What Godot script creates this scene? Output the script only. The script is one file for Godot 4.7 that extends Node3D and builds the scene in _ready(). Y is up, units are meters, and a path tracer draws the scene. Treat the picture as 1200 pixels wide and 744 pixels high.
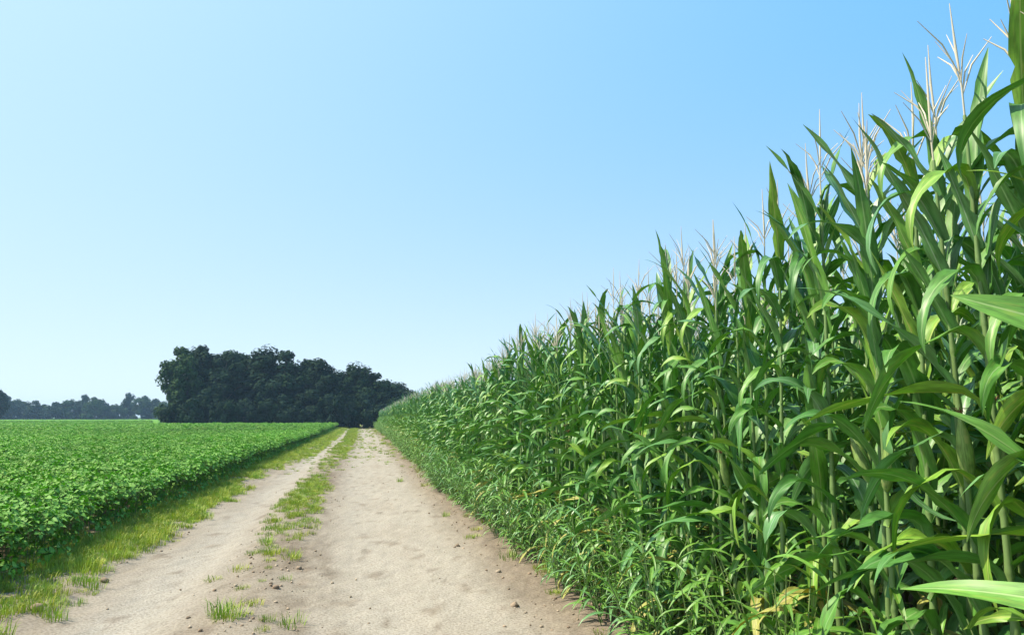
extends Node3D
# A dirt farm track between a tall corn field and a soybean field, a dark grove beyond. The track runs along -Z, y is up.

var M := {}                       # materials
var rng := RandomNumberGenerator.new()
var taken := {}                   # names in use at top level
var n_patch := FastNoiseLite.new()
var n_fine := FastNoiseLite.new()
var n_mid := FastNoiseLite.new()
var leaf_low := []
var leaf_mid := []
var leaf_top := []
var ORD := ["first", "second", "third", "fourth", "fifth", "sixth", "seventh", "eighth", "ninth", "tenth", "eleventh", "twelfth", "thirteenth", "fourteenth", "fifteenth", "sixteenth", "seventeenth", "eighteenth", "nineteenth", "twentieth"]

func ordinal(k: int) -> String:
	if k < ORD.size():
		return ORD[k]
	var n := k + 1
	var e := "th"
	if n % 100 < 11 or n % 100 > 13:
		e = ["th", "st", "nd", "rd", "th", "th", "th", "th", "th", "th"][n % 10]
	return str(n) + e

# ---------------------------------------------------------------- helpers
func numbered(called: String) -> String:
	if not taken.has(called):
		taken[called] = 0
		return called
	taken[called] += 1
	return "%s_%03d" % [called, taken[called]]

func tag(o: Node, label: String, category := "", group := "", kind := "") -> void:
	o.set_meta("label", label)
	if category:
		o.set_meta("category", category)
	if group:
		o.set_meta("group", group)
	if kind:
		o.set_meta("kind", kind)

func base(called: String, at: Vector3, turn := 0.0) -> Node3D:
	var o := Node3D.new()
	o.name = numbered(called)
	add_child(o)
	o.position = at
	o.rotation.y = turn
	return o

func put(called: String, mesh: Mesh, mat: Material, parent: Node) -> MeshInstance3D:
	var o := MeshInstance3D.new()
	o.name = numbered(called) if parent == self else called
	o.mesh = mesh
	if mat:
		o.material_override = mat
	parent.add_child(o, true)
	return o

func lin(r: float, g: float, b: float) -> Color:
	return Color(r, g, b).linear_to_srgb()

class Geo:
	var v := PackedVector3Array()
	var uv := PackedVector2Array()
	var c := PackedColorArray()
	var i := PackedInt32Array()
	func add(p: Vector3, t := Vector2.ZERO, col := Color.WHITE) -> int:
		v.append(p); uv.append(t); c.append(col)
		return v.size() - 1
	func tri(a: int, b: int, d: int) -> void:
		i.append(a); i.append(b); i.append(d)
	func quad(a: int, b: int, d: int, e: int) -> void:
		tri(a, b, d); tri(a, d, e)
	func append(o, t: Transform3D) -> void:
		var off := v.size()
		for k in o.v.size():
			v.append(t * o.v[k])
		uv.append_array(o.uv); c.append_array(o.c)
		for k in o.i:
			i.append(k + off)
	func normals() -> PackedVector3Array:
		var n := PackedVector3Array()
		n.resize(v.size())
		for k in range(0, i.size(), 3):
			var a := i[k]
			var b := i[k + 1]
			var d := i[k + 2]
			var f := (v[d] - v[a]).cross(v[b] - v[a])
			n[a] += f; n[b] += f; n[d] += f
		for k in n.size():
			n[k] = n[k].normalized() if n[k].length_squared() > 1e-20 else Vector3.UP
		return n
	func mesh(colors := false, into: ArrayMesh = null, mat: Material = null) -> ArrayMesh:
		var a := []
		a.resize(Mesh.ARRAY_MAX)
		a[Mesh.ARRAY_VERTEX] = v
		a[Mesh.ARRAY_NORMAL] = normals()
		a[Mesh.ARRAY_TEX_UV] = uv
		if colors:
			a[Mesh.ARRAY_COLOR] = c
		a[Mesh.ARRAY_INDEX] = i
		var m := into if into else ArrayMesh.new()
		m.add_surface_from_arrays(Mesh.PRIMITIVE_TRIANGLES, a)
		if mat:
			m.surface_set_material(m.get_surface_count() - 1, mat)
		return m

# a tube along points with a radius at each
func tube(g: Geo, pts: Array, rad: Array, sides: int, col := Color.WHITE, cap := true) -> void:
	var rings := []
	var ref := Vector3(0.31, 0.05, 0.95)
	for k in pts.size():
		var d: Vector3 = (pts[min(k + 1, pts.size() - 1)] - pts[max(k - 1, 0)]).normalized()
		var a := d.cross(ref).normalized()
		var b := d.cross(a)
		var ring := []
		for s in sides:
			var t := TAU * s / sides
			ring.append(g.add(pts[k] + (a * cos(t) + b * sin(t)) * float(rad[k]), Vector2(float(s) / sides, float(k) / (pts.size() - 1)), col))
		rings.append(ring)
	for k in pts.size() - 1:
		for s in sides:
			var s2 := (s + 1) % sides
			g.quad(rings[k][s], rings[k][s2], rings[k + 1][s2], rings[k + 1][s])
	if cap:
		var e := g.add(pts[-1], Vector2(0.5, 1), col)
		for s in sides:
			g.tri(rings[-1][s], rings[-1][(s + 1) % sides], e)

func multi(called: String, mesh: Mesh, xf: Array, cols: Array, parent: Node) -> MultiMeshInstance3D:
	var mm := MultiMesh.new()
	mm.transform_format = MultiMesh.TRANSFORM_3D
	mm.use_colors = true
	mm.mesh = mesh
	mm.instance_count = xf.size()
	for k in xf.size():
		mm.set_instance_transform(k, xf[k])
		mm.set_instance_color(k, cols[k])
	var o := MultiMeshInstance3D.new()
	o.name = numbered(called) if parent == self else called
	o.multimesh = mm
	parent.add_child(o, true)
	return o

# ---------------------------------------------------------------- the lie of the land
func bump(x: float, at: float, w: float) -> float:
	var d := (x - at) / w
	return exp(-d * d)

func bend(z: float) -> float:      # the track drifts a little
	return 0.10 * sin(z * 0.09 + 0.6)

func gh(x: float, z: float) -> float:
	var u := x - bend(z)
	var h := 0.0
	h += 0.045 * bump(u, -0.98, 0.38)
	h -= 0.035 * bump(u, -1.75, 0.34)
	h -= 0.03 * bump(u, 0.15, 0.5)
	h += 0.05 * smoothstep(-2.3, -2.75, u)
	h += 0.05 * smoothstep(1.35, 1.9, u)
	h += 0.018 * n_mid.get_noise_2d(x * 1.0, z * 0.6)
	h += 0.010 * n_fine.get_noise_2d(x, z)
	return h

func verge_cover(x: float, z: float) -> float:    # how much grass grows here, 0 to 1
	var u := x - bend(z)
	var p := n_patch.get_noise_2d(x * 1.0 + 40.0, z * 0.55)
	var p2 := n_mid.get_noise_2d(x * 1.3 - 17.0, z * 0.9)
	var c := 0.0
	# the strip along the soybeans
	var inner := -2.46 + 0.35 * p + 0.16 * p2
	var v := smoothstep(inner + 0.12, inner - 0.25, u)
	var near := smoothstep(-5.0, -11.0, z)
	c = v * clampf(0.30 + 0.95 * near + 1.3 * p + 0.9 * p2, 0.0, 1.0)
	# bare soil beside the soybeans near the camera
	c *= 1.0 - 0.85 * bump(u, -3.15, 0.35) * smoothstep(-10.0, -7.0, z)
	# the hump between the wheel lanes
	var mid := bump(u, -1.0, 0.27)
	var along := 0.0
	along = maxf(along, bump(z, -16.2, 3.6) * 2.2)
	along = maxf(along, bump(z, -9.3, 2.4) * 0.12)
	along = maxf(along, bump(z, -6.55, 0.4) * 0.4)
	along = maxf(along, clampf(1.5 * p2, 0.0, 0.6) * smoothstep(-21.0, -26.0, z))
	c = maxf(c, clampf(mid * along * (0.8 + 1.3 * p2), 0.0, 1.0))
	# further off the grass creeps over the track
	var far := smoothstep(-20.0, -40.0, z)
	c = maxf(c, clampf(far * (0.42 + 1.5 * p + 0.6 * p2 + 0.5 * bump(u, -0.7, 0.6)), 0.0, 1.0))
	# foot of the corn
	c = maxf(c, clampf(smoothstep(1.45 + 0.3 * p, 1.8, u) * (0.35 + 0.9 * p2 + 0.4 * far), 0.0, 1.0))
	return c

func _ready() -> void:
	# ------------------------------------------------------------ camera, sky, sun, exposure
	var cam := Camera3D.new()
	cam.name = "camera"
	add_child(cam)
	cam.position = Vector3(0, 1.6, 0)
	cam.rotation_degrees = Vector3(7.36, -10.94, 0)
	cam.fov = 45.0
	cam.near = 0.05
	cam.far = 4000.0
	cam.current = true

	var sun_az := deg_to_rad(78.0)     # to the left of the track's direction
	var sun_el := deg_to_rad(54.0)
	var to_sun := Vector3(-sin(sun_az) * cos(sun_el), sin(sun_el), -cos(sun_az) * cos(sun_el))
	var sun := DirectionalLight3D.new()
	sun.name = "sun"
	add_child(sun)
	sun.look_at_from_position(to_sun * 50.0, Vector3.ZERO, Vector3.UP)
	sun.light_color = Color(1.0, 0.955, 0.87)
	sun.light_energy = 1.6
	sun.light_angular_distance = 0.5
	sun.shadow_enabled = true

	var env := Environment.new()
	env.background_mode = Environment.BG_SKY
	env.sky = Sky.new()
	env.sky.sky_material = clear_sky(to_sun)
	env.tonemap_mode = Environment.TONE_MAPPER_LINEAR
	env.tonemap_exposure = 1.5
	env.sdfgi_enabled = true
	env.ssao_enabled = true
	env.ssil_enabled = true
	env.fog_enabled = true
	env.fog_density = 0.00045
	env.fog_light_color = Color(0.72, 0.87, 1.0)
	var we := WorldEnvironment.new()
	we.name = "daylight"
	we.environment = env
	add_child(we)

	n_patch.seed = 7
	n_patch.frequency = 0.55
	n_patch.fractal_octaves = 3
	n_mid.seed = 21
	n_mid.frequency = 1.6
	n_mid.fractal_octaves = 3
	n_fine.seed = 3
	n_fine.frequency = 9.0
	n_fine.fractal_octaves = 3

	materials()
	build_ground()
	build_grove()
	build_treeline()
	build_soybeans()
	build_corn()
	build_weeds()
	build_grass()
	build_clods()

func clear_sky(to_sun: Vector3) -> PanoramaSkyMaterial:
	var w := 512
	var h := 256
	var im := Image.create_empty(w, h, false, Image.FORMAT_RGBF)
	var zen := Vector3(0.018, 0.30, 0.74)
	var hor := Vector3(0.60, 0.72, 0.78)
	var white := Vector3(0.61, 0.745, 0.80)
	for y in h:
		var el := (0.5 - (y + 0.5) / h) * PI
		var up := maxf(sin(el), 0.0)
		var t := pow(1.0 - up, 3.4)
		for x in w:
			var az := ((x + 0.5) / w - 0.5) * TAU
			var d := Vector3(-sin(az) * cos(el), sin(el), cos(az) * cos(el))
			var ang := rad_to_deg(acos(clampf(d.dot(to_sun), -1.0, 1.0)))
			var glow := minf(1.0, 1.25 * pow(clampf(1.0 - ang / 95.0, 0.0, 1.0), 1.1))
			var c := zen.lerp(hor, t).lerp(white, glow)
			c += Vector3.ONE * 1.2 * exp(-ang / 7.0)
			im.set_pixel(x, y, Color(c.x, c.y, c.z))
	var m := PanoramaSkyMaterial.new()
	m.panorama = ImageTexture.create_from_image(im)
	return m

# ---------------------------------------------------------------- materials
func std(r: float, g: float, b: float, rough := 0.8) -> StandardMaterial3D:
	var m := StandardMaterial3D.new()
	m.albedo_color = lin(r, g, b)
	m.roughness = rough
	m.cull_mode = BaseMaterial3D.CULL_DISABLED
	m.vertex_color_use_as_albedo = true
	return m

func leaf_image(blade: Color, rib: Color, ribw: float, blotch: Color, amount: float, seed_: int) -> ImageTexture:
	var w := 64
	var h := 256
	var n := FastNoiseLite.new()
	n.seed = seed_
	n.frequency = 0.05
	n.fractal_octaves = 4
	var im := Image.create_empty(w, h, true, Image.FORMAT_RGB8)
	for y in h:
		for x in w:
			var u := (x + 0.5) / w * 2.0 - 1.0
			var vein := 0.5 + 0.5 * sin(u * 46.0)
			var nz := n.get_noise_2d(x * 1.4, y * 0.45)
			var c := blade * (0.88 + 0.24 * vein + 0.55 * nz)
			var b := clampf((n.get_noise_2d(x * 0.9 + 300.0, y * 0.25) - 0.25) * 4.0 * amount, 0.0, 1.0)
			c = c.lerp(blotch, b)
			var r := clampf(1.0 - absf(u) / ribw, 0.0, 1.0)
			c = c.lerp(rib, r * 0.8)
			c.a = 1.0
			im.set_pixel(x, y, c.linear_to_srgb())
	im.generate_mipmaps()
	return ImageTexture.create_from_image(im)

func leaf_mat(tex: Texture2D, tint: Color, rough: float, back: Color) -> StandardMaterial3D:
	var m := StandardMaterial3D.new()
	m.albedo_texture = tex
	m.albedo_color = tint
	m.roughness = rough
	m.metallic_specular = 0.5
	m.cull_mode = BaseMaterial3D.CULL_DISABLED
	m.vertex_color_use_as_albedo = true
	m.backlight_enabled = true
	m.backlight = back
	return m

func noise_tex(size: int, freq: float, oct: int, seed_: int, normal := false, strength := 4.0, ramp: Gradient = null) -> Texture2D:
	var n := FastNoiseLite.new()
	n.seed = seed_
	n.frequency = freq
	n.fractal_octaves = oct
	var im := n.get_seamless_image(size, size)
	im.convert(Image.FORMAT_RGB8)
	if ramp:
		for y in size:
			for x in size:
				im.set_pixel(x, y, ramp.sample(im.get_pixel(x, y).r))
	if normal:
		im.bump_map_to_normal_map(strength)
	im.generate_mipmaps()
	return ImageTexture.create_from_image(im)

func materials() -> void:
	var ga := leaf_image(Color(0.112, 0.268, 0.036), Color(0.36, 0.48, 0.20), 0.10, Color(0.24, 0.34, 0.055), 0.5, 5)
	var gb := leaf_image(Color(0.082, 0.218, 0.038), Color(0.30, 0.42, 0.18), 0.10, Color(0.12, 0.24, 0.05), 0.4, 9)
	var gy := leaf_image(Color(0.33, 0.34, 0.075), Color(0.48, 0.46, 0.22), 0.12, Color(0.42, 0.31, 0.14), 1.2, 12)
	var bk := Color(0.30, 0.43, 0.09)
	M.corn_leaf = [
		leaf_mat(ga, lin(1.0, 1.0, 1.0), 0.47, bk),
		leaf_mat(gb, lin(1.0, 1.0, 1.0), 0.45, bk),
		leaf_mat(ga, lin(0.80, 0.90, 0.95), 0.50, bk),
		leaf_mat(gb, lin(0.82, 0.90, 1.0), 0.48, bk),
		leaf_mat(ga, lin(1.40, 1.15, 0.9), 0.50, bk),
		leaf_mat(gb, lin(1.20, 1.10, 2.0), 0.42, Color(0.3, 0.4, 0.14)),
	]
	M.corn_yellow = leaf_mat(gy, lin(1, 1, 1), 0.6, Color(0.5, 0.45, 0.15))
	M.stalk = std(0.155, 0.245, 0.075, 0.5)
	M.tassel = std(0.58, 0.52, 0.41, 0.8)
	M.husk = leaf_mat(leaf_image(Color(0.20, 0.30, 0.08), Color(0.26, 0.36, 0.12), 0.2, Color(0.32, 0.34, 0.12), 0.8, 31), lin(1, 1, 1), 0.55, Color(0.1, 0.14, 0.03))
	M.silk = std(0.20, 0.09, 0.04, 0.7)
	M.weed = [leaf_mat(ga, lin(0.95, 0.95, 0.85), 0.45, bk), leaf_mat(ga, lin(1.0, 1.0, 1.0), 0.45, bk), leaf_mat(gb, lin(1.2, 1.1, 1.8), 0.38, bk)]
	M.soy = [leaf_mat(leaf_image(Color(0.165, 0.355, 0.048), Color(0.21, 0.40, 0.08), 0.10, Color(0.21, 0.41, 0.06), 0.8, 15), lin(1, 1, 1), 0.6, Color(0.45, 0.64, 0.12)),
		leaf_mat(leaf_image(Color(0.135, 0.310, 0.044), Color(0.18, 0.36, 0.07), 0.10, Color(0.18, 0.38, 0.06), 0.8, 16), lin(1, 1, 1), 0.6, Color(0.45, 0.64, 0.12))]
	for m in M.soy:
		m.metallic_specular = 0.35
	M.soy_stem = std(0.10, 0.16, 0.05, 0.7)
	M.grass = std(0.290, 0.400, 0.045, 0.6)
	M.grass.backlight_enabled = true
	M.grass.backlight = Color(0.5, 0.65, 0.15)
	M.bark = std(0.085, 0.070, 0.055, 0.95)
	M.bark.normal_enabled = true
	M.bark.normal_texture = noise_tex(256, 0.03, 4, 44, true, 6.0)
	M.bark.uv1_triplanar = true
	M.bark.uv1_scale = Vector3(0.8, 0.25, 0.8)
	M.tree = []
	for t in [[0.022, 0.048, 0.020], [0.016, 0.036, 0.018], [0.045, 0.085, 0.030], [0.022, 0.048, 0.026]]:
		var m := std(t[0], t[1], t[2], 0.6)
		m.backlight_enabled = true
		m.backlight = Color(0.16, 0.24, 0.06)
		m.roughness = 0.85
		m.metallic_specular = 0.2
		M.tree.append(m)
	# dirt: colour lies in the vertices, grain in the textures
	var gr := Gradient.new()
	gr.offsets = PackedFloat32Array([0.0, 0.38, 0.62, 1.0])
	gr.colors = PackedColorArray([Color(0.70, 0.68, 0.66), Color(0.88, 0.875, 0.865), Color(0.95, 0.95, 0.95), Color(1, 1, 1)])
	M.dirt = StandardMaterial3D.new()
	M.dirt.vertex_color_use_as_albedo = true
	M.dirt.albedo_texture = noise_tex(512, 0.06, 5, 60, false, 1.0, gr)
	M.dirt.roughness = 0.95
	M.dirt.metallic_specular = 0.25
	M.dirt.normal_enabled = true
	M.dirt.normal_texture = noise_tex(512, 0.09, 5, 61, true, 4.0)
	M.dirt.normal_scale = 0.5
	M.dirt.uv1_triplanar = true
	M.dirt.uv1_world_triplanar = true
	M.dirt.uv1_scale = Vector3(0.9, 0.9, 0.9)
	M.clod = []
	for t in [[0.30, 0.225, 0.155], [0.23, 0.165, 0.11], [0.36, 0.29, 0.21]]:
		var m := std(t[0], t[1], t[2], 0.95)
		m.normal_enabled = true
		m.normal_texture = noise_tex(128, 0.06, 4, 70, true, 5.0)
		m.uv1_triplanar = true
		m.uv1_scale = Vector3(6, 6, 6)
		M.clod.append(m)
	var g2 := Gradient.new()
	g2.offsets = PackedFloat32Array([0.0, 0.5, 1.0])
	g2.colors = PackedColorArray([lin(0.075, 0.13, 0.035), lin(0.10, 0.17, 0.04), lin(0.15, 0.19, 0.065)])
	M.land = StandardMaterial3D.new()
	M.land.albedo_texture = noise_tex(512, 0.02, 5, 80, false, 1.0, g2)
	M.land.uv1_triplanar = true
	M.land.uv1_world_triplanar = true
	M.land.uv1_scale = Vector3(0.05, 0.05, 0.05)
	M.land.roughness = 1.0
	M.land.metallic_specular = 0.0

# ---------------------------------------------------------------- ground
func steps(from: float, to: float, first: float, grow: float, most: float) -> Array:
	var out := [from]
	var s := first
	var p := from
	var dir := signf(to - from)
	while absf(to - p) > s:
		p += dir * s
		out.append(p)
		s = minf(s * grow, most)
	out.append(to)
	return out

func build_ground() -> void:
	var land := Geo.new()
	var far := 1300.0
	for q in [Vector3(-far, -0.12, -far), Vector3(far, -0.12, -far), Vector3(far, -0.12, far), Vector3(-far, -0.12, far)]:
		land.add(q)
	land.quad(0, 1, 2, 3)
	var o := put("ground", land.mesh(), M.land, self)
	tag(o, "flat green farmland stretching away to the horizon", "ground", "", "structure")

	# the track with its verges, and the soil between the crops: one relief sheet
	var xs := steps(-3.9, 2.9, 0.055, 1.0, 0.055)
	var zs := steps(6.0, -4.0, 0.3, 1.0, 0.3)
	zs.pop_back()
	zs.append_array(steps(-4.0, -175.0, 0.055, 1.012, 1.6))
	var g := Geo.new()
	var nx := xs.size()
	for z in zs:
		for x in xs:
			g.add(Vector3(x, gh(x, z), z), Vector2(x, z), dirt_color(x, z))
	for k in zs.size() - 1:
		for j in nx - 1:
			var a := k * nx + j
			g.quad(a, a + nx, a + nx + 1, a + 1)
	o = put("dirt_track", g.mesh(true), M.dirt, self)
	tag(o, "pale sandy two-rut farm track between the corn and the soybeans", "track", "", "structure")

	for side in [[-3.9, -42.0, "field_soil", "brown soil under the soybean plants"], [2.9, 22.0, "corn_field_soil", "brown soil under the corn plants"]]:
		var f := Geo.new()
		var sx := steps(side[0], side[1], 0.3, 1.15, 3.0)
		var sz := steps(6.0, -175.0, 0.5, 1.02, 3.0)
		for z in sz:
			for x in sx:
				var nz := n_patch.get_noise_2d(x, z)
				f.add(Vector3(x, gh(side[0], z) - 0.006 + 0.015 * n_mid.get_noise_2d(x * 0.7, z * 0.7) * minf(absf(x - float(side[0])), 1.0), z), Vector2.ZERO, Color(0.21, 0.155, 0.105) * (1.0 + 0.3 * nz))
		for k in sz.size() - 1:
			for j in sx.size() - 1:
				var a := k * sx.size() + j
				if side[0] > 0:
					f.quad(a, a + sx.size(), a + sx.size() + 1, a + 1)
				else:
					f.quad(a, a + 1, a + sx.size() + 1, a + sx.size())
		o = put(side[2], f.mesh(true), M.dirt, self)
		tag(o, side[3], "soil", "", "structure")

func dirt_color(x: float, z: float) -> Color:
	var u := x - bend(z)
	var pale := Color(0.385, 0.348, 0.290)
	var tan := Color(0.310, 0.265, 0.208)
	var brown := Color(0.200, 0.158, 0.115)
	var p := n_patch.get_noise_2d(x * 1.1, z * 0.45)
	var m := n_mid.get_noise_2d(x * 1.5 + 9.0, z * 0.8)
	var f := n_fine.get_noise_2d(x * 1.7, z * 1.7)
	var worn := maxf(bump(u, -1.78, 0.42), maxf(bump(u, 0.15, 0.75), bump(u, 0.9, 0.5)))
	var c := tan.lerp(pale, clampf(worn * 1.05 + 0.55 * p + 0.25 * m, 0.0, 1.0))
	# loose darker soil on the hump, at the verge and at the foot of the corn
	var loose := 0.95 * bump(u, -0.78, 0.40) * clampf(0.70 + 1.2 * p + 1.1 * m, 0.0, 1.0)
	loose = maxf(loose, bump(u, -0.50, 0.34) * bump(z, -7.6, 3.2) * clampf(0.45 + 1.4 * m + 0.8 * p, 0.0, 1.0))
	loose = maxf(loose, smoothstep(1.15, 1.75, u + 0.35 * p) * 0.75)
	loose = maxf(loose, smoothstep(-2.3, -2.9, u + 0.3 * p) * clampf(0.35 + 0.9 * m, 0.0, 0.8))
	loose = maxf(loose, clampf((m - 0.30) * 2.2, 0.0, 0.6))
	c = c.lerp(brown, clampf(loose, 0.0, 1.0))
	return c * (1.0 + 0.34 * f * (0.5 + loose))

# ---------------------------------------------------------------- trees
func tree_shape(seed_: int, h: float, rad: float, low: float, clumps: int, leaves: int, size: float) -> Array:
	# returns [trunk Geo, crown Geo]
	var r := RandomNumberGenerator.new()
	r.seed = seed_
	var trunk := Geo.new()
	var crown := Geo.new()
	var top := h * 0.80
	var pts := []
	var rads := []
	for k in 8:
		var t := k / 7.0
		pts.append(Vector3(sin(t * 3.0 + seed_) * 0.25 * t, t * top - 0.15, cos(t * 2.3 + seed_) * 0.25 * t))
		rads.append(0.028 * h * (1.0 - 0.85 * t) * (1.35 if k == 0 else 1.0))
	tube(trunk, pts, rads, 9)
	var mid := (low + h) * 0.5
	var half := (h - low) * 0.5
	for k in clumps:
		# clump centres through an uneven crown, most of them toward the outside
		var d := Vector3(r.randfn(), r.randfn() * 1.0, r.randfn()).normalized()
		var q := pow(r.randf(), 0.45)
		var lump := 0.78 + 0.30 * sin(d.x * 3.1 + seed_) * cos(d.z * 2.7 + seed_ * 1.7) + 0.14 * sin(d.y * 5.0 + seed_)
		var wide := 1.0 - 0.22 * maxf(d.y, 0.0)
		var c := Vector3(d.x * rad * lump * wide, d.y * half * (0.9 + 0.1 * lump), d.z * rad * lump * wide) * q + Vector3(0, mid, 0)
		var cr := rad * r.randf_range(0.20, 0.36)
		if k % 3 == 0:
			var t0 := clampf((c.y - 0.28 * h) / top, 0.12, 0.9)
			var a: Vector3 = Vector3(0, t0 * top, 0)
			var b: Vector3 = a.lerp(c, 0.55) + Vector3(0, 0.06 * h, 0)
			tube(trunk, [a, b, c], [0.010 * h, 0.006 * h, 0.0025 * h], 5)
		for j in leaves:
			var e := Vector3(r.randfn(), r.randfn() * 0.75, r.randfn()) * 0.52 * cr
			e = e.limit_length(cr * 0.85)
			var p := c + e
			if p.y < low * 0.6 + 0.1:
				p.y = low * 0.6 + 0.1 + r.randf() * 0.8
			var nrm := (Vector3(r.randfn(), r.randfn() + 0.9, r.randfn()) * 0.7 + e / cr * 2.2).normalized()
			var ax := nrm.cross(Vector3(r.randfn(), r.randfn(), r.randfn())).normalized()
			var bx := nrm.cross(ax)
			var s := size * r.randf_range(0.6, 1.25)
			var tone := r.randf_range(0.75, 1.2)
			var col := Color(tone, tone, tone * 0.95)
			var i0 := crown.add(p - ax * s, Vector2.ZERO, col)
			var i1 := crown.add(p + bx * s * 0.5 + nrm * s * 0.12, Vector2.ZERO, col)
			var i2 := crown.add(p + ax * s, Vector2.ZERO, col)
			var i3 := crown.add(p - bx * s * 0.5 + nrm * s * 0.12, Vector2.ZERO, col)
			crown.tri(i0, i1, i2)
			crown.tri(i0, i2, i3)
	return [trunk.mesh(), crown.mesh(true)]

func px_x(px: float, depth: float) -> float:       # where a column of the photograph stands at a distance down the track
	var a := atan((px - 600.0) / 905.5) + deg_to_rad(10.94)
	return tan(a) * depth

func place_tree(called: String, shape: Array, at: Vector3, turn: float, sc: Vector3, mat: Material, label: String, category: String, group: String) -> void:
	var o := base(called, at, turn)
	var t := put("trunk", shape[0], M.bark, o)
	var c := put("crown", shape[1], mat, o)
	t.scale = sc
	c.scale = sc
	tag(o, label, category, group)

func build_grove() -> void:
	var shapes := []
	for k in 5:
		shapes.append(tree_shape(100 + k * 7, 12.0, 4.4, 1.0, 64, 150, 0.30))
	var bush := []
	for k in 3:
		bush.append(tree_shape(200 + k * 5, 4.0, 2.6, 0.15, 34, 130, 0.24))
	rng.seed = 11
	# [column of the photo, distance, height, width scale]
	var front := [[208, 112, 11.2, 0.80], [234, 116, 12.1, 1.0], [259, 114, 11.0, 0.9], [283, 117, 11.6, 0.95], [307, 115, 11.3, 1.05], [331, 113, 11.0, 1.0],
		[355, 114, 10.2, 1.0], [378, 112, 9.9, 0.95], [399, 113, 9.3, 0.95], [419, 111, 8.9, 0.9], [437, 112, 7.9, 0.85], [454, 112, 7.0, 0.8], [470, 114, 5.8, 0.72]]
	for k in front.size():
		var a: Array = front[k]
		var lab := "dark leafy tree in the front of the grove, %s from its left end" % ordinal(k)
		if k == 0:
			lab = "dark tree with lighter green foliage at the left end of the grove"
		elif k == front.size() - 1:
			lab = "lowest tree at the right end of the grove, beside the corn"
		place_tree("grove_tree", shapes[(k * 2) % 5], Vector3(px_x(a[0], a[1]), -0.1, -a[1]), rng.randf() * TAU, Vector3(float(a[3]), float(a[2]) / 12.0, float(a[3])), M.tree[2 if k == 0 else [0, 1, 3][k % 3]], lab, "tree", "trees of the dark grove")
	for k in 10:
		var px := 236.0 + k * 24.4
		var dd := 123.0 + rng.randf_range(-1.5, 2.5)
		var hh := lerpf(12.3, 6.6, clampf((px - 240.0) / 230.0, 0.0, 1.0)) * rng.randf_range(0.97, 1.06)
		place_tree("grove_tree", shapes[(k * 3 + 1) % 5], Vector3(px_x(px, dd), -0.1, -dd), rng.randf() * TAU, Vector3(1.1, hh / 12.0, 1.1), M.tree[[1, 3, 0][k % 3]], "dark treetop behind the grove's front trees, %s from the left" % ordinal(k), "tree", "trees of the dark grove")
	for k in 17:
		var px := 206.0 + k * 16.0
		var dd := 107.5 + rng.randf_range(-0.8, 1.2)
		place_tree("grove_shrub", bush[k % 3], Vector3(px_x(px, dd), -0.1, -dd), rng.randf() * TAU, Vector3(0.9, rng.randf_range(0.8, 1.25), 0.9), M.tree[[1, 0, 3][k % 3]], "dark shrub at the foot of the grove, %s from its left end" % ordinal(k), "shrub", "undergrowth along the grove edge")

func build_treeline() -> void:
	var shapes := []
	for k in 4:
		shapes.append(tree_shape(300 + k * 3, 11.0, 5.2, -1.4, 50, 120, 0.42))
	rng.seed = 31
	var n := 0
	for k in 22:
		var px := -95.0 + k * 14.5 + rng.randf_range(-3.0, 3.0)
		var dd := 350.0 + rng.randf_range(-14.0, 14.0)
		var hh := 9.6 + 1.6 * sin(k * 1.1) + rng.randf_range(-0.8, 0.8)
		if k == 17:
			hh = 12.6
		var w := rng.randf_range(0.95, 1.25)
		place_tree("distant_tree", shapes[k % 4], Vector3(px_x(px, dd), -1.3, -dd), rng.randf() * TAU, Vector3(w, hh / 11.0, w), M.tree[[2, 0, 2, 3][k % 4]], "hazy blue-green tree in the far treeline, %s from its left end" % ordinal(k), "tree", "far treeline across the soybeans")
	var o: Array = shapes[1]
	place_tree("distant_tree", o, Vector3(px_x(-9.0, 232.0), -0.1, -232.0), 1.0, Vector3(0.85, 0.98, 0.85), M.tree[1], "dark round tree standing before the far treeline at the left edge", "tree", "")

# ---------------------------------------------------------------- soybeans
func leaflet(g: Geo, t: Transform3D, l: float, w: float) -> void:
	# a pointed oval blade along +X, folded a little along its rib
	var prev := []
	var n := 4
	for k in n + 1:
		var s := float(k) / n
		var half := w * 0.5 * pow(sin(PI * pow(s, 0.72)), 0.9) if k > 0 and k < n else 0.0
		var y := -0.18 * l * s * s
		var row := [g.add(t * Vector3(l * s, y + half * 0.28, -half), Vector2(0.0 if half > 0.0 else 0.5, s)), g.add(t * Vector3(l * s, y, 0), Vector2(0.5, s)), g.add(t * Vector3(l * s, y + half * 0.28, half), Vector2(1.0 if half > 0.0 else 0.5, s))]
		if k > 0:
			for j in 2:
				if k == 1:
					g.tri(row[j], row[j + 1], prev[1])
				elif k == n:
					g.tri(prev[j], prev[j + 1], row[1])
				else:
					g.quad(prev[j], prev[j + 1], row[j + 1], row[j])
		prev = row

func trifoliate(seed_: int) -> Geo:
	var r := RandomNumberGenerator.new()
	r.seed = seed_
	var g := Geo.new()
	var l := r.randf_range(0.065, 0.088)
	for a in [0.0, 1.25, -1.25]:
		var tip := Basis(Vector3.UP, a + r.randf_range(-0.2, 0.2)) * Basis(Vector3(0, 0, 1), r.randf_range(-0.45, 0.2)) * Basis(Vector3(1, 0, 0), r.randf_range(-0.4, 0.4))
		var at := Vector3(0.025 if a == 0.0 else 0.0, 0, 0)
		leaflet(g, Transform3D(tip, at), l * (1.1 if a == 0.0 else 1.0), l * 0.68)
	return g

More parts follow.
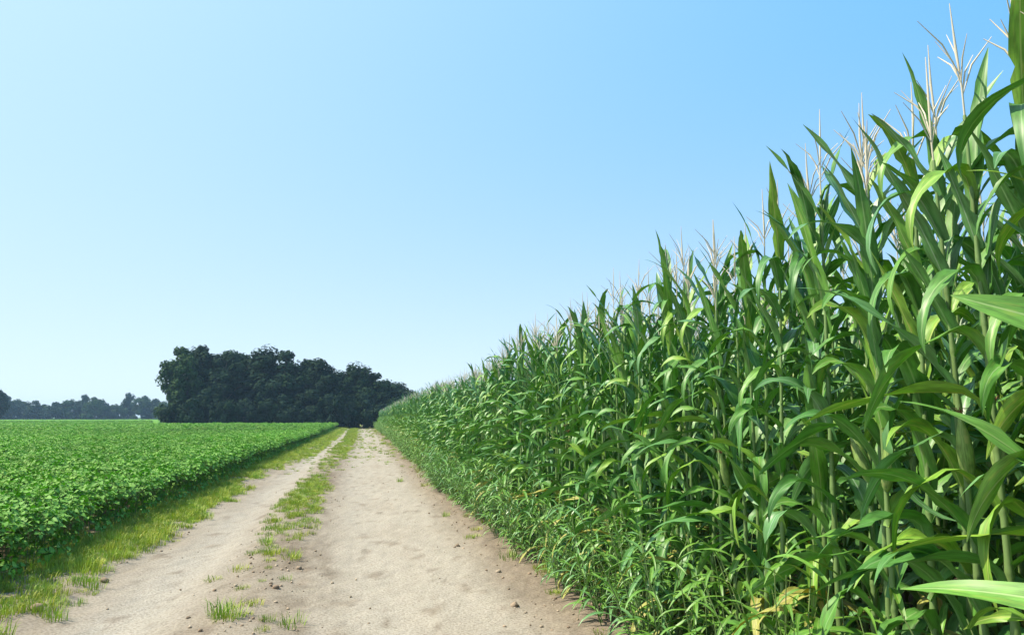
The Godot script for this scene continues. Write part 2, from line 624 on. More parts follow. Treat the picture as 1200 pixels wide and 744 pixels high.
func soy_frames(seed_: int, h: float) -> Array:    # [[transform of the leaf, foot of its stalk], ...]
	var r := RandomNumberGenerator.new()
	r.seed = seed_
	var out := []
	var n := 32
	for k in n:
		var t := float(k) / (n - 1)
		var az := k * 2.4 + r.randf_range(-0.4, 0.4)
		var high := k >= 4
		var y0 := h * (0.16 + 0.9 * t if not high else 0.52 + 0.26 * t)
		var pl := r.randf_range(0.12, 0.24) * (1.1 - 0.4 * t)
		var up := (0.25 if not high else lerpf(0.55, 1.0, t)) + r.randf_range(-0.2, 0.2)
		var dir := Vector3(cos(az) * cos(up), sin(up), -sin(az) * cos(up))
		var foot := Vector3(cos(az), 0, -sin(az)) * 0.03 * r.randf() + Vector3(0, y0, 0)
		var at := foot + dir * pl
		var b := Basis(Vector3.UP, az) * Basis(Vector3(0, 0, 1), r.randf_range(-0.35, 0.2) if high else r.randf_range(-1.2, -0.6)) * Basis(Vector3(1, 0, 0), r.randf_range(-0.4, 0.4))
		out.append([Transform3D(b.scaled(Vector3.ONE * r.randf_range(0.8, 1.15)), at), foot])
	return out

func soy_shift(z: float) -> float:      # the field's edge is not ruled
	return bend(z) * 0.6 + 0.20 * n_patch.get_noise_2d(91.0, z * 0.45)

func build_soybeans() -> void:
	var leaves := []
	for k in 6:
		leaves.append(trifoliate(500 + k))
	var leaf_meshes := []
	for g in leaves:
		leaf_meshes.append(g.mesh())
	var whole := []
	var frames := []
	var stems := []
	for v in 4:
		var fr := soy_frames(520 + v, 0.58)
		frames.append(fr)
		var st := Geo.new()
		tube(st, [Vector3(0, -0.04, 0), Vector3(0.01, 0.2, 0.005), Vector3(0, 0.44, 0.01)], [0.005, 0.004, 0.0025], 5)
		for f in fr:
			tube(st, [f[1], f[0].origin], [0.0022, 0.0014], 3, Color.WHITE, false)
		stems.append(st.mesh())
		var all := Geo.new()
		for k in fr.size():
			all.append(leaves[(k + v) % 6], fr[k][0])
		var am := all.mesh(false, null, M.soy[v % 2])
		st.mesh(false, am, M.soy_stem)
		whole.append(am)
	rng.seed = 52
	# the plants along the field's edge, one by one
	var edge := -3.42
	var rows := [[edge, -7.7, -31.0, 0.21, "edge row beside the verge"], [edge - 0.38, -8.6, -24.0, 0.24, "second row from the verge"]]
	var solo := {}
	for ri in 2:
		var row: Array = rows[ri]
		var z: float = row[1]
		var k := 0
		while z > row[2]:
			var v := rng.randi() % 4
			var x: float = row[0] + soy_shift(z) + rng.randf_range(-0.10, 0.10)
			var o := base("soybean_plant", Vector3(x, gh(maxf(x, -3.9), z) - 0.01, z), rng.randf() * TAU)
			var s := rng.randf_range(0.86, 1.14)
			put("stem", stems[v], M.soy_stem, o)
			for q in frames[v].size():
				var lf := put("leaf", leaf_meshes[(q + v) % 6], M.soy[(q + k) % 2], o)
				lf.transform = frames[v][q][0]
			o.scale = Vector3(s, s * rng.randf_range(0.92, 1.1), s)
			if k < 24:
				tag(o, "bushy soybean plant, %s from the near end, %s" % [ordinal(k), row[4]], "soybean plant", "soybean plants at the field edge")
			else:
				tag(o, "small green soybean plant further along the %s" % row[4], "soybean plant", "soybean plants far along the " + ("edge row" if ri == 0 else "second row"))
			z -= float(row[3]) * rng.randf_range(0.8, 1.25)
			k += 1
	# the rest of the field
	var xf := [[], [], [], []]
	var cl := [[], [], [], []]
	for band in [[2.0, -60.0, 0.38, 0.23, 1.0, 0.40, 9.0], [-60.0, -172.0, 0.62, 0.42, 1.45, 0.44, 14.0]]:
		var x := edge
		var ri := 0
		while x > -80.0:
			var z: float = band[0]
			while z > band[1]:
				var skip := false
				if ri == 0 and z < -7.55 and z > -31.2:
					skip = true
				if ri == 1 and z < -8.45 and z > -24.2:
					skip = true
				if x < -float(band[6]) + z * float(band[5]):
					skip = true
				if z < -104.0 and x > px_x(190.0, -z) - 2.0:
					skip = true
				if not skip:
					var v := rng.randi() % 4
					var px := x + soy_shift(z) + rng.randf_range(-0.10, 0.10)
					var s := float(band[4]) * rng.randf_range(0.86, 1.14)
					var lift := 0.10 * n_patch.get_noise_2d(px * 0.12, z * 0.12) + 0.12 * n_patch.get_noise_2d(px * 0.7, z * 0.7)
					var b := Basis(Vector3.UP, rng.randf() * TAU).scaled(Vector3(s, (s * 0.5 + 0.5) * rng.randf_range(0.94, 1.1) + lift, s))
					xf[v].append(Transform3D(b, Vector3(px, 0.02, z)))
					var tn := rng.randf_range(0.85, 1.15) * (1.0 + 0.25 * n_patch.get_noise_2d(px * 0.09, z * 0.05))
					cl[v].append(Color(tn * rng.randf_range(0.92, 1.15), tn, tn * 0.95))
				z -= float(band[3]) * rng.randf_range(0.85, 1.15)
			x -= float(band[2])
			ri += 1
	var field := base("soybean_field", Vector3.ZERO)
	tag(field, "dense low green soybean crop filling the field", "crop", "", "stuff")
	for v in 4:
		multi("soybean_plants", whole[v], xf[v], cl[v], field)
	# where single plants cannot be told apart any more: the closed canopy
	var g := Geo.new()
	var zs := steps(-70.0, -345.0, 0.8, 1.02, 4.0)
	for z in zs:
		for j in 90:
			var u := j / 89.0
			var x := lerpf(-3.8, -14.0 + z * 0.55, pow(u, 1.2))
			if z < -104.0:
				x = lerpf(px_x(188.0, -z), -14.0 + z * 0.55, pow(u, 1.2))
			var y := 0.40 + 0.05 * n_mid.get_noise_2d(x * 0.5, z * 0.3) + 0.04 * n_patch.get_noise_2d(x * 0.1, z * 0.1)
			if j == 0:
				y = 0.0
			g.add(Vector3(x, y, z), Vector2.ZERO, Color(0.150, 0.310, 0.055) * (1.0 + 0.25 * n_mid.get_noise_2d(x * 0.8, z * 0.25)))
	for k in zs.size() - 1:
		for j in 89:
			var a := k * 90 + j
			g.quad(a, a + 1, a + 91, a + 90)
	var cm := std(1, 1, 1, 1.0)
	cm.metallic_specular = 0.0
	cm.normal_enabled = true
	cm.normal_texture = noise_tex(256, 0.08, 4, 90, true, 8.0)
	cm.uv1_triplanar = true
	cm.uv1_world_triplanar = true
	cm.uv1_scale = Vector3(0.35, 0.35, 0.35)
	put("canopy", g.mesh(true), cm, field)

# ---------------------------------------------------------------- corn
func corn_leaf(seed_: int, l: float, w: float, a0: float, droop: float, power: float, twist: float, wave: float, segs := 14, kink := 0.0, kink_at := 0.5) -> Geo:
	var r := RandomNumberGenerator.new()
	r.seed = seed_
	var g := Geo.new()
	var p := Vector3.ZERO
	var ph := r.randf() * TAU
	var ph2 := r.randf() * TAU
	var k1 := r.randf_range(9.0, 15.0)
	var side := r.randf_range(-0.35, 0.35)
	for k in segs + 1:
		var s := float(k) / segs
		var a := a0 - droop * pow(s, power) - kink * smoothstep(kink_at - 0.05, kink_at + 0.07, s)
		var az := side * s * s
		var d := Vector3(cos(a) * cos(az), sin(a), -cos(a) * sin(az))
		if k > 0:
			p += d * (l / segs)
		var across := Vector3(sin(az), 0, cos(az))
		var up := across.cross(d).normalized() * -1.0
		if up.y < 0.0 and a > -PI / 2 and a < PI / 2:
			up = -up
		var tw := twist * s * s
		var ax := across * cos(tw) + up * sin(tw)
		var nr := up * cos(tw) - across * sin(tw)
		var half := w * 0.5 * minf(1.0, 0.50 + 1.7 * s) * pow(maxf(1.0 - pow(s, 2.3), 0.0), 0.85)
		if k == segs:
			half = 0.0008
		var fold := lerpf(0.75, 0.22, minf(1.0, s * 2.2))
		var nick := [1.0, 1.0]
		if segs > 12 and k > 2 and k < segs - 1 and r.randf() < 0.22:
			nick[r.randi() % 2] = r.randf_range(0.45, 0.8)
		for j in 5:
			var u := (j - 2) * 0.5 * (1.0 if absf(j - 2) < 2 else float(nick[0 if j == 0 else 1]))
			var ruffle: float = wave * sin(k1 * s + (ph if u > 0 else ph2)) * u * u * sin(PI * minf(1.0, s * 1.1))
			g.add(p + ax * u * half + nr * (absf(u) * fold * half + ruffle), Vector2(u * 0.5 + 0.5, s))
	for k in segs:
		for j in 4:
			var a := k * 5 + j
			g.quad(a, a + 1, a + 6, a + 5)
	return g

func tassel_geo(seed_: int) -> Geo:
	var r := RandomNumberGenerator.new()
	r.seed = seed_
	var g := Geo.new()
	var n := r.randi_range(5, 8)
	tube(g, [Vector3(0, -0.12, 0), Vector3(0, 0.04, 0), Vector3(0.006, 0.19, 0.004), Vector3(0.012, 0.33, 0.0)], [0.0040, 0.0034, 0.0048, 0.0014], 5)
	for k in n:
		var az := k * 2.4 + r.randf_range(-0.3, 0.3)
		var l := r.randf_range(0.14, 0.24)
		var up := r.randf_range(1.02, 1.42)
		var foot := Vector3(0, r.randf_range(0.0, 0.09), 0)
		var o := Vector3(cos(az), 0, sin(az))
		var a := foot + (o * cos(up) + Vector3.UP * sin(up)) * l * 0.5
		var b := a + (o * cos(up - 0.35) + Vector3.UP * sin(up - 0.35)) * l * 0.5
		tube(g, [foot, foot.lerp(a, 0.5), a, b], [0.0016, 0.0032, 0.0034, 0.0012], 4)
	return g

func stalk_geo(seed_: int, h: float) -> Geo:
	var r := RandomNumberGenerator.new()
	r.seed = seed_
	var g := Geo.new()
	var pts := []
	var rads := []
	var lean := Vector2(r.randf_range(-0.012, 0.012), r.randf_range(-0.012, 0.012))
	var y := -0.05
	while y < h:
		var t := clampf(y / h, 0.0, 1.0)
		var q := lerpf(0.0150, 0.0055, t)
		for e in [[0.0, 1.0], [0.012, 1.28], [0.024, 1.22], [0.06, 1.0]]:
			pts.append(Vector3(lean.x * sin(PI * t), y + e[0], lean.y * sin(PI * t)))
			rads.append(q * float(e[1]))
		y += lerpf(0.14, 0.22, t)
	pts.append(Vector3(0, h + 0.03, 0))
	rads.append(0.004)
	tube(g, pts, rads, 8)
	return g

func ear_geo() -> Geo:
	var g := Geo.new()
	var pts := []
	var rads := []
	for e in [[0.0, 0.008], [0.02, 0.018], [0.06, 0.026], [0.11, 0.027], [0.16, 0.021], [0.20, 0.011], [0.225, 0.004]]:
		pts.append(Vector3(0, float(e[0]), 0))
		rads.append(e[1])
	tube(g, pts, rads, 9)
	return g

func silk_geo() -> Geo:
	var g := Geo.new()
	for k in 9:
		var a := k * 2.4
		var o := Vector3(cos(a), 0, sin(a))
		tube(g, [Vector3(0, 0.215, 0), Vector3(0, 0.25, 0) + o * 0.012, Vector3(0, 0.245, 0) + o * 0.035], [0.0018, 0.0015, 0.001], 3)
	return g

# the recipe of one corn plant: [[leaf list, index, height, azimuth, scale, yellow], ...]
func corn_recipe(seed_: int) -> Dictionary:
	var r := RandomNumberGenerator.new()
	r.seed = seed_
	var leaves := []
	var az0 := r.randf() * TAU
	var y := 0.10
	var n := 0
	var top := r.randf_range(2.10, 2.28)
	while y < top:
		var t := y / top
		var kind := 0 if t < 0.22 else (1 if t < 0.70 else 2)
		var a := az0 + (PI if n % 2 else 0.0) + r.randf_range(-0.55, 0.55)
		var s := r.randf_range(0.88, 1.1)
		leaves.append([kind, r.randi() % 64, y, a, s, t < 0.24 and r.randf() < 0.45, r.randi() % 6])
		y += lerpf(0.132, 0.118, t) * r.randf_range(0.85, 1.12) if t < 0.70 else 0.078
		n += 1
	return {"leaves": leaves, "h": top, "tassel": seed_ % 4, "stalk": seed_ % 5, "ear": seed_ % 3 == 0, "ear_az": r.randf() * TAU, "ear_y": r.randf_range(0.95, 1.25)}

func leaf_lists() -> Array:
	return [leaf_low, leaf_mid, leaf_top]

func build_corn() -> void:
	var r := RandomNumberGenerator.new()
	r.seed = 77
	for k in 6:
		leaf_low.append(corn_leaf(600 + k, r.randf_range(0.52, 0.70), r.randf_range(0.060, 0.075), r.randf_range(0.55, 0.9), r.randf_range(1.7, 2.4), r.randf_range(1.0, 1.5), r.randf_range(-0.8, 0.8), 0.010))
	for k in 18:
		leaf_mid.append(corn_leaf(620 + k, r.randf_range(0.50, 0.80), r.randf_range(0.066, 0.100), r.randf_range(0.85, 1.4), r.randf_range(0.6, 2.4), r.randf_range(0.9, 2.0), r.randf_range(-1.9, 1.9), 0.020, 16, r.randf_range(0.9, 2.1) if k % 2 > 0 else 0.0, r.randf_range(0.18, 0.5)))
	for k in 14:
		leaf_top.append(corn_leaf(640 + k, r.randf_range(0.34, 0.60), r.randf_range(0.052, 0.080), r.randf_range(1.05, 1.45), r.randf_range(0.05, 0.7) if k % 2 else r.randf_range(1.0, 2.4), r.randf_range(1.0, 2.0), r.randf_range(-0.9, 0.9), 0.010, 14, r.randf_range(0.8, 1.8) if k % 4 == 2 else 0.0, r.randf_range(0.2, 0.5)))
	var meshes := []
	for list in leaf_lists():
		var ms := []
		for g in list:
			ms.append(g.mesh())
		meshes.append(ms)
	var stalks := []
	var tassels := []
	var tassel_meshes := []
	for k in 5:
		stalks.append(stalk_geo(660 + k, 2.22))
	for k in 4:
		tassels.append(tassel_geo(670 + k))
		tassel_meshes.append(tassels[k].mesh())
	var stalk_meshes := []
	for g in stalks:
		stalk_meshes.append(g.mesh())
	var ear := ear_geo().mesh()
	var silk := silk_geo().mesh()

	# the plants that show largest, one by one
	var recipes := []
	for k in 16:
		recipes.append(corn_recipe(700 + k))
	rng.seed = 81
	var rows := [[0, 2.20, -1.62, -30.0, 165], [1, 2.96, -2.9, -19.0, 85], [2, 3.72, -3.6, -13.0, 45]]
	var rowname := ["front row beside the track", "second row from the track", "third row from the track"]
	var ends := []
	for row in rows:
		var z: float = row[2]
		var k := 0
		while k < row[4]:
			var rc: Dictionary = recipes[rng.randi() % 16]
			var x: float = row[1] + rng.randf_range(-0.06, 0.06)
			var o := corn_plant(rc, meshes, stalk_meshes, tassel_meshes, ear, silk, Vector3(x, gh(minf(x, 2.9), z) - 0.012, z), rng.randf_range(-0.6, 0.6) + (PI if rng.randf() < 0.5 else 0.0))
			var s := rng.randf_range(0.94, 1.07) * corn_size(z)
			o.scale = Vector3(lerpf(s, 1.0, 0.5), s, lerpf(s, 1.0, 0.5))
			o.rotation.x = rng.randf_range(-0.035, 0.035)
			o.rotation.z = rng.randf_range(-0.02, 0.045)
			if row[0] == 0 and k < 40:
				tag(o, "tall corn plant in the front row, %s from the right edge%s" % [ordinal(k - 1), ", bearing an ear" if rc.ear else ""], "corn plant", "corn plants in the front row")
			elif row[0] == 0:
				tag(o, "corn plant further down the front row beside the track", "corn plant", "far corn plants of the front row")
			else:
				tag(o, "corn plant in the " + rowname[row[0]] + ", half hidden behind the front row" if row[0] == 1 else "corn plant in the third row, glimpsed between the nearer stalks", "corn plant", "corn plants in the " + rowname[row[0]])
			if row[0] == 0 and k == 0:
				special_leaves(o, rc, meshes)
				o.set_meta("label", "corn plant at the right edge reaching two broad leaves out toward the track")
				z = -1.98
			z -= 0.148 * rng.randf_range(0.75, 1.25)
			k += 1
		ends.append(z)

	# the rest of the field
	var whole := []
	for k in 6:
		var rc: Dictionary = corn_recipe(760 + k)
		var gl := [Geo.new(), Geo.new(), Geo.new()]
		for e in rc.leaves:
			var lists := leaf_lists()
			var g: Geo = lists[e[0]][e[1] % lists[e[0]].size()]
			gl[2 if e[5] else e[6] % 2].append(g, Transform3D(Basis(Vector3.UP, e[3]).scaled(Vector3.ONE * e[4]), Vector3(0, e[2], 0)))
		var am: ArrayMesh = gl[0].mesh(false, null, M.corn_leaf[[0, 2, 4][k % 3]])
		gl[1].mesh(false, am, M.corn_leaf[[1, 3, 5][k % 3]])
		if gl[2].v.size():
			gl[2].mesh(false, am, M.corn_yellow)
		stalks[k % 5].mesh(false, am, M.stalk)
		var tg := Geo.new()
		tg.append(tassels[k % 4], Transform3D(Basis.IDENTITY, Vector3(0, 2.30, 0)))
		tg.mesh(false, am, M.tassel)
		whole.append(am)
	var xf := [[], [], [], [], [], []]
	var cl := [[], [], [], [], [], []]
	for ri in 14:
		var x0 := 2.20 + 0.76 * ri
		var z := 3.5
		var last := -150.0 if ri < 7 else -60.0
		while z > last:
			var skip := ri < 3 and z < (-2.04 if ri == 0 else float(rows[ri][2]) + 0.08) and z > float(ends[ri])
			if not skip:
				var v := rng.randi() % 6
				var s := rng.randf_range(0.92, 1.07) * corn_size(z)
				var b := Basis(Vector3.UP, rng.randf_range(-0.6, 0.6) + (PI if rng.randf() < 0.5 else 0.0)) * Basis(Vector3(1, 0, 0), rng.randf_range(-0.04, 0.04))
				xf[v].append(Transform3D(b.scaled(Vector3(lerpf(s, 1.0, 0.5), s, lerpf(s, 1.0, 0.5))), Vector3(x0 + rng.randf_range(-0.06, 0.06), 0.03, z)))
				var tn := rng.randf_range(0.86, 1.14)
				cl[v].append(Color(tn * rng.randf_range(0.95, 1.1), tn, tn))
			z -= 0.145 * rng.randf_range(0.75, 1.25) * (1.0 if z > -60.0 else 1.5)
	var field := base("corn_field", Vector3.ZERO)
	tag(field, "dense tall green corn filling the field behind the front rows", "crop", "", "stuff")
	for v in 6:
		multi("corn_plants", whole[v], xf[v], cl[v], field)

func corn_size(z: float) -> float:
	return 1.03 + 0.11 * smoothstep(-4.4, -2.8, z) - 0.07 * smoothstep(-11.5, -15.0, z) - 0.08 * smoothstep(-40.0, -90.0, z) + 0.04 * n_patch.get_noise_2d(3.0, z * 0.25)

func corn_plant(rc: Dictionary, meshes: Array, stalk_meshes: Array, tassel_meshes: Array, ear: Mesh, silk: Mesh, at: Vector3, turn: float) -> Node3D:
	var o := base("corn_plant", at, turn)
	put("stalk", stalk_meshes[rc.stalk], M.stalk, o)
	for e in rc.leaves:
		var list: Array = meshes[e[0]]
		var l := put("leaf", list[e[1] % list.size()], M.corn_yellow if e[5] else M.corn_leaf[e[6]], o)
		l.transform = Transform3D(Basis(Vector3.UP, e[3]).scaled(Vector3.ONE * e[4]), Vector3(0, e[2], 0))
		if e[5]:
			l.set_meta("label", "yellowed lower leaf")
	var t := put("tassel", tassel_meshes[rc.tassel], M.tassel, o)
	t.position = Vector3(0, 2.30, 0)
	if rc.ear:
		var h := put("ear", ear, M.husk, o)
		h.transform = Transform3D(Basis(Vector3.UP, rc.ear_az) * Basis(Vector3(0, 0, 1), -0.35), Vector3(0, rc.ear_y, 0))
		put("silk", silk, M.silk, h)
	return o

func special_leaves(o: Node3D, rc: Dictionary, meshes: Array) -> void:
	# two broad blades that reach out toward the track at the picture's right edge
	var a := corn_leaf(901, 0.60, 0.150, 0.95, 0.75, 1.3, 0.15, 0.006, 18).mesh()
	var b := corn_leaf(902, 0.78, 0.110, 0.50, 1.05, 1.2, -0.25, 0.006, 18).mesh()
	for e in [[a, 1.56, 2.22, -1.0], [b, 0.93, 2.25, -0.75]]:
		var l := put("leaf", e[0], M.corn_leaf[0], o)
		l.transform = Transform3D(Basis(Vector3.UP, float(e[2]) - o.rotation.y) * Basis(Vector3(1, 0, 0), float(e[3])), Vector3(0, e[1], 0))

# ---------------------------------------------------------------- weeds along the corn
func build_weeds() -> void:
	var r := RandomNumberGenerator.new()
	r.seed = 91
	var blades := []
	var blade_meshes := []
	for k in 8:
		var g := corn_leaf(800 + k, r.randf_range(0.22, 0.40), r.randf_range(0.024, 0.046), r.randf_range(0.6, 1.15), r.randf_range(0.9, 2.1), r.randf_range(1.1, 1.8), r.randf_range(-0.7, 0.7), 0.003, 8)
		blades.append(g)
		blade_meshes.append(g.mesh())
	var recipes := []
	for v in 6:
		var culms := []
		var lv := []
		for c in r.randi_range(4, 6):
			var az := r.randf() * TAU
			var lean := r.randf_range(0.1, 0.5)
			var h := r.randf_range(0.45, 0.95)
			var foot := Vector3(cos(az), 0, -sin(az)) * r.randf_range(0.01, 0.07)
			var tip := foot + Vector3(cos(az) * sin(lean), cos(lean), -sin(az) * sin(lean)) * h
			culms.append([foot, tip])
			var n := 6
			for q in n:
				var t := (q + 0.8) / n
				lv.append([r.randi() % 8, foot.lerp(tip, t), r.randf() * TAU, r.randf_range(0.75, 1.15), r.randi() % 3])
		recipes.append([culms, lv])
	var culm_meshes := []
	var whole := []
	for rc in recipes:
		var g := Geo.new()
		for c in rc[0]:
			tube(g, [c[0] - Vector3(0, 0.05, 0), c[0].lerp(c[1], 0.5), c[1]], [0.0045, 0.0038, 0.002], 5)
		culm_meshes.append(g.mesh())
		var gl := [Geo.new(), Geo.new()]
		for e in rc[1]:
			gl[e[4] % 2].append(blades[e[0]], Transform3D(Basis(Vector3.UP, e[2]).scaled(Vector3.ONE * e[3]), e[1]))
		var am: ArrayMesh = gl[0].mesh(false, null, M.weed[0])
		gl[1].mesh(false, am, M.weed[1])
		g.mesh(false, am, M.stalk)
		whole.append(am)
	rng.seed = 95
	var z := -4.6
	var k := 0
	while k < 110:
		var rc: Array = recipes[k % 6]
		var x := weed_x(z) + rng.randf_range(0.0, 0.38) * rng.randf()
		var o := base("grass_weed", Vector3(x, gh(x, z) - 0.01, z), rng.randf() * TAU)
		put("culms", culm_meshes[k % 6], M.stalk, o)
		for e in rc[1]:
			var l := put("leaf", blade_meshes[e[0]], M.weed[e[4]], o)
			l.transform = Transform3D(Basis(Vector3.UP, e[2]).scaled(Vector3.ONE * e[3]), e[1])
		var s := rng.randf_range(0.65, 1.2)
		o.scale = Vector3(s, s, s)
		if k < 30:
			tag(o, "grassy weed at the foot of the corn, %s from the near end" % ordinal(k), "weed", "weeds along the corn")
		else:
			tag(o, "grassy weed further along the foot of the corn", "weed", "far weeds along the corn")
		z -= rng.randf_range(0.10, 0.20)
		k += 1
	var stop := z
	var xf := [[], [], [], [], [], []]
	var cl := [[], [], [], [], [], []]
	z = 3.0
	while z > -150.0:
		for q in (2 if z > -60.0 else 3):
			var inner := z < -4.4 and z > stop
			var x := weed_x(z) + rng.randf_range(0.0, 0.6)
			if inner:
				x = weed_x(z) + rng.randf_range(0.40, 0.75)
			var v := rng.randi() % 6
			var s := rng.randf_range(0.6, 1.1)
			xf[v].append(Transform3D(Basis(Vector3.UP, rng.randf() * TAU).scaled(Vector3.ONE * s), Vector3(x, gh(minf(x, 2.9), z) - 0.01, z)))
			var tn := rng.randf_range(0.85, 1.15)
			cl[v].append(Color(tn * rng.randf_range(0.95, 1.15), tn, tn * 0.95))
		z -= rng.randf_range(0.16, 0.30)
	var f := base("weeds", Vector3.ZERO)
	tag(f, "tangled grassy weeds growing along the foot of the corn", "weeds", "", "stuff")
	for v in 6:
		multi("weed_growth", whole[v], xf[v], cl[v], f)

func weed_x(z: float) -> float:
	return 1.74 + bend(z) * 0.8 + 0.16 * n_patch.get_noise_2d(7.0, z * 0.5)

# ---------------------------------------------------------------- grass
func tuft_geo(seed_: int, n: int, h: float, spread: float) -> Geo:
	var r := RandomNumberGenerator.new()
	r.seed = seed_
	var g := Geo.new()
	for k in n:
		var az := r.randf() * TAU
		var foot := Vector3(cos(az), 0, sin(az)) * spread * sqrt(r.randf())
		var a := az + r.randf_range(-0.9, 0.9)
		var o := Vector3(cos(a), 0, sin(a))
		var l := h * r.randf_range(0.4, 1.15)
		var lean := r.randf_range(0.15, 0.9)
		var w := r.randf_range(0.0022, 0.0042)
		var side := Vector3(-o.z, 0, o.x) * w
		var p1 := foot + (o * sin(lean * 0.6) + Vector3.UP * cos(lean * 0.6)) * l * 0.55
		var p2 := p1 + (o * sin(lean * 1.7) + Vector3.UP * cos(lean * 1.7)) * l * 0.45
		var tn := r.randf_range(0.75, 1.2)
		var col := Color(tn * r.randf_range(0.9, 1.35), tn, tn)
		if r.randf() < 0.12:
			col = Color(2.4, 1.35, 3.2)
		foot.y -= 0.01
		var i0 := g.add(foot - side, Vector2.ZERO, col)
		var i1 := g.add(foot + side, Vector2.ZERO, col)
		var i2 := g.add(p1 + side * 0.9, Vector2.ZERO, col)
		var i3 := g.add(p1 - side * 0.9, Vector2.ZERO, col)
		var i4 := g.add(p2, Vector2.ZERO, col)
		g.quad(i0, i1, i2, i3)
		g.tri(i3, i2, i4)
	return g

func build_grass() -> void:
	var shapes := []
	for k in 4:
		shapes.append(tuft_geo(950 + k, 60, 0.075 + 0.018 * k, 0.13).mesh(true))
	rng.seed = 96
	# tufts that stand out on the track
	var spots := [[-1.0, -6.5, 1.15, "leafy grass tuft on the track's middle hump, nearest the camera"], [-1.08, -6.62, 0.9, "small grass tuft touching the nearest tuft on the middle hump"],
		[-0.72, -9.2, 0.7, "thin grass tuft on bare soil of the middle hump"], [-1.12, -10.1, 0.85, "grass tuft on the hump, before the long green patch"],
		[-0.95, -11.4, 0.8, "grass tuft at the near tip of the long green patch"], [-2.55, -6.3, 1.1, "grass tuft on the verge at the bottom edge"], [-2.36, -6.9, 0.9, "grass tuft where the verge meets the wheel lane"],
		[0.95, -19.5, 0.9, "lone grass tuft in the wheel lane beside the corn"], [1.35, -12.6, 0.6, "short grass tuft beside the weeds of the corn"]]
	for s in spots:
		var o := base("grass_tuft", Vector3(s[0], gh(s[0], s[1]), s[1]), rng.randf() * TAU)
		var m := put("blades", tuft_geo(980 + int(s[1] * -10.0), 60, 0.17, 0.11).mesh(true), M.grass, o)
		m.scale = Vector3.ONE * float(s[2])
		tag(o, s[3], "grass tuft", "grass tufts on the track")
	var xf := [[], [], [], []]
	var cl := [[], [], [], []]
	var tries := 0
	var z := 2.0
	while z > -172.0:
		var step := 0.06 if z > -20.0 else (0.10 if z > -50.0 else 0.3)
		for q in 22:
			var x := rng.randf_range(-3.75, 2.1)
			if q < 12:
				x = rng.randf_range(-3.75, -1.9)
			elif q < 17:
				x = -1.0 + bend(z) + rng.randf_range(-0.45, 0.45)
			var zz := z - rng.randf() * step
			if rng.randf() < verge_cover(x, zz) * 0.9:
				var v := rng.randi() % 4
				var s := rng.randf_range(0.45, 1.2) * (1.0 if zz > -50.0 else 1.5)
				var u := x - bend(zz)
				if absf(u + 0.4) < 1.5:
					s *= 0.75
				xf[v].append(Transform3D(Basis(Vector3.UP, rng.randf() * TAU).scaled(Vector3(s, s * rng.randf_range(0.7, 1.2), s)), Vector3(x, gh(x, zz), zz)))
				var tn := rng.randf_range(0.8, 1.2)
				cl[v].append(Color(tn * rng.randf_range(0.9, 1.3), tn, tn))
		z -= step
	var f := base("grass", Vector3.ZERO)
	tag(f, "short green grass on the verge and between the wheel lanes", "grass", "", "stuff")
	for v in 4:
		var mesh: ArrayMesh = shapes[v]
		mesh.surface_set_material(0, M.grass)
		multi("grass_blades", mesh, xf[v], cl[v], f)

# ---------------------------------------------------------------- clods and pebbles
func clod_geo(seed_: int) -> Geo:
	var n := FastNoiseLite.new()
	n.seed = seed_
	n.frequency = 0.9
	var g := Geo.new()
	var nu := 9
	var nv := 6
	for j in nv + 1:
		for k in nu:
			var a := TAU * k / nu
			var b := PI * j / nv - PI / 2
			var d := Vector3(cos(a) * cos(b), sin(b), sin(a) * cos(b))
			g.add(d * Vector3(1, 0.62, 0.85) * (0.8 + 0.55 * n.get_noise_3dv(d * 1.6)))
	for j in nv:
		for k in nu:
			var k2 := (k + 1) % nu
			g.quad(j * nu + k, (j + 1) * nu + k, (j + 1) * nu + k2, j * nu + k2)
	return g

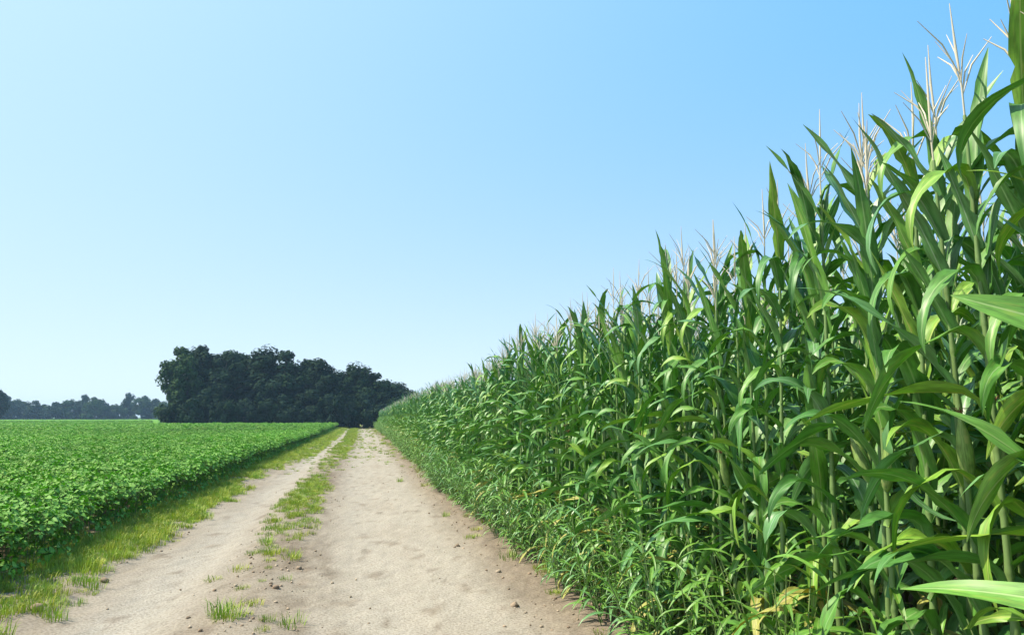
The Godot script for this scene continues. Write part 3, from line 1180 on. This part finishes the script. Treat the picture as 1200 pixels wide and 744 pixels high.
func build_clods() -> void:
	var shapes := []
	for k in 5:
		shapes.append(clod_geo(40 + k).mesh())
	rng.seed = 99
	var spots := [[-2.57, -7.1, 0.070, 1, "largest brown clod on the verge by the soybeans"], [-2.42, -8.3, 0.055, 1, "brown clod at the grass edge of the wheel lane"], [-2.2, -6.3, 0.045, 1, "dark clod beside the wheel lane at the bottom edge"],
		[-2.9, -9.6, 0.05, 0, "clod half in the verge grass, furthest of the verge clods"], [-0.75, -7.6, 0.045, 1, "dark clod on the hump between the lanes"], [-0.62, -8.6, 0.04, 0, "small clod on the bare part of the hump"],
		[1.3, -6.6, 0.05, 0, "clod in the lane beside the corn weeds, nearest the camera"], [1.42, -8.1, 0.04, 2, "pale clod at the foot of the corn weeds"], [1.2, -9.8, 0.04, 0, "small clod at the lane edge further along the corn"]]
	for s in spots:
		var o := put("dirt_clod", shapes[rng.randi() % 5], M.clod[s[3]], self)
		o.position = Vector3(s[0], gh(s[0], s[1]) + float(s[2]) * 0.25, s[1])
		o.rotation.y = rng.randf() * TAU
		o.scale = Vector3.ONE * float(s[2])
		tag(o, s[4], "clod", "clods of soil on the track")
	var xf := [[], [], []]
	var cl := [[], [], []]
	for k in 11000:
		var z := -4.0 - 26.0 * pow(rng.randf(), 1.6)
		var x := rng.randf_range(-3.4, 2.0)
		var u := x - bend(z)
		var keep := 0.04 + 0.9 * maxf(bump(u, -0.85, 0.4), maxf(smoothstep(1.0, 1.6, u), smoothstep(-2.1, -2.7, u)))
		keep *= 0.5 + n_patch.get_noise_2d(x, z) + 0.4
		if rng.randf() > keep:
			continue
		var v := rng.randi() % 3
		var s := 0.003 + 0.021 * pow(rng.randf(), 4.0)
		xf[v].append(Transform3D(Basis(Vector3.UP, rng.randf() * TAU).scaled(Vector3(s, s, s)), Vector3(x, gh(x, z) + s * 0.25, z)))
		var tn := rng.randf_range(0.8, 1.4)
		cl[v].append(Color(tn, tn, tn))
	var f := base("pebbles", Vector3.ZERO)
	tag(f, "crumbs of soil and small pebbles strewn over the track", "pebbles", "", "stuff")
	for v in 3:
		var mesh: ArrayMesh = clod_geo(60 + v).mesh()
		mesh.surface_set_material(0, M.clod[v])
		multi("crumbs", mesh, xf[v], cl[v], f)
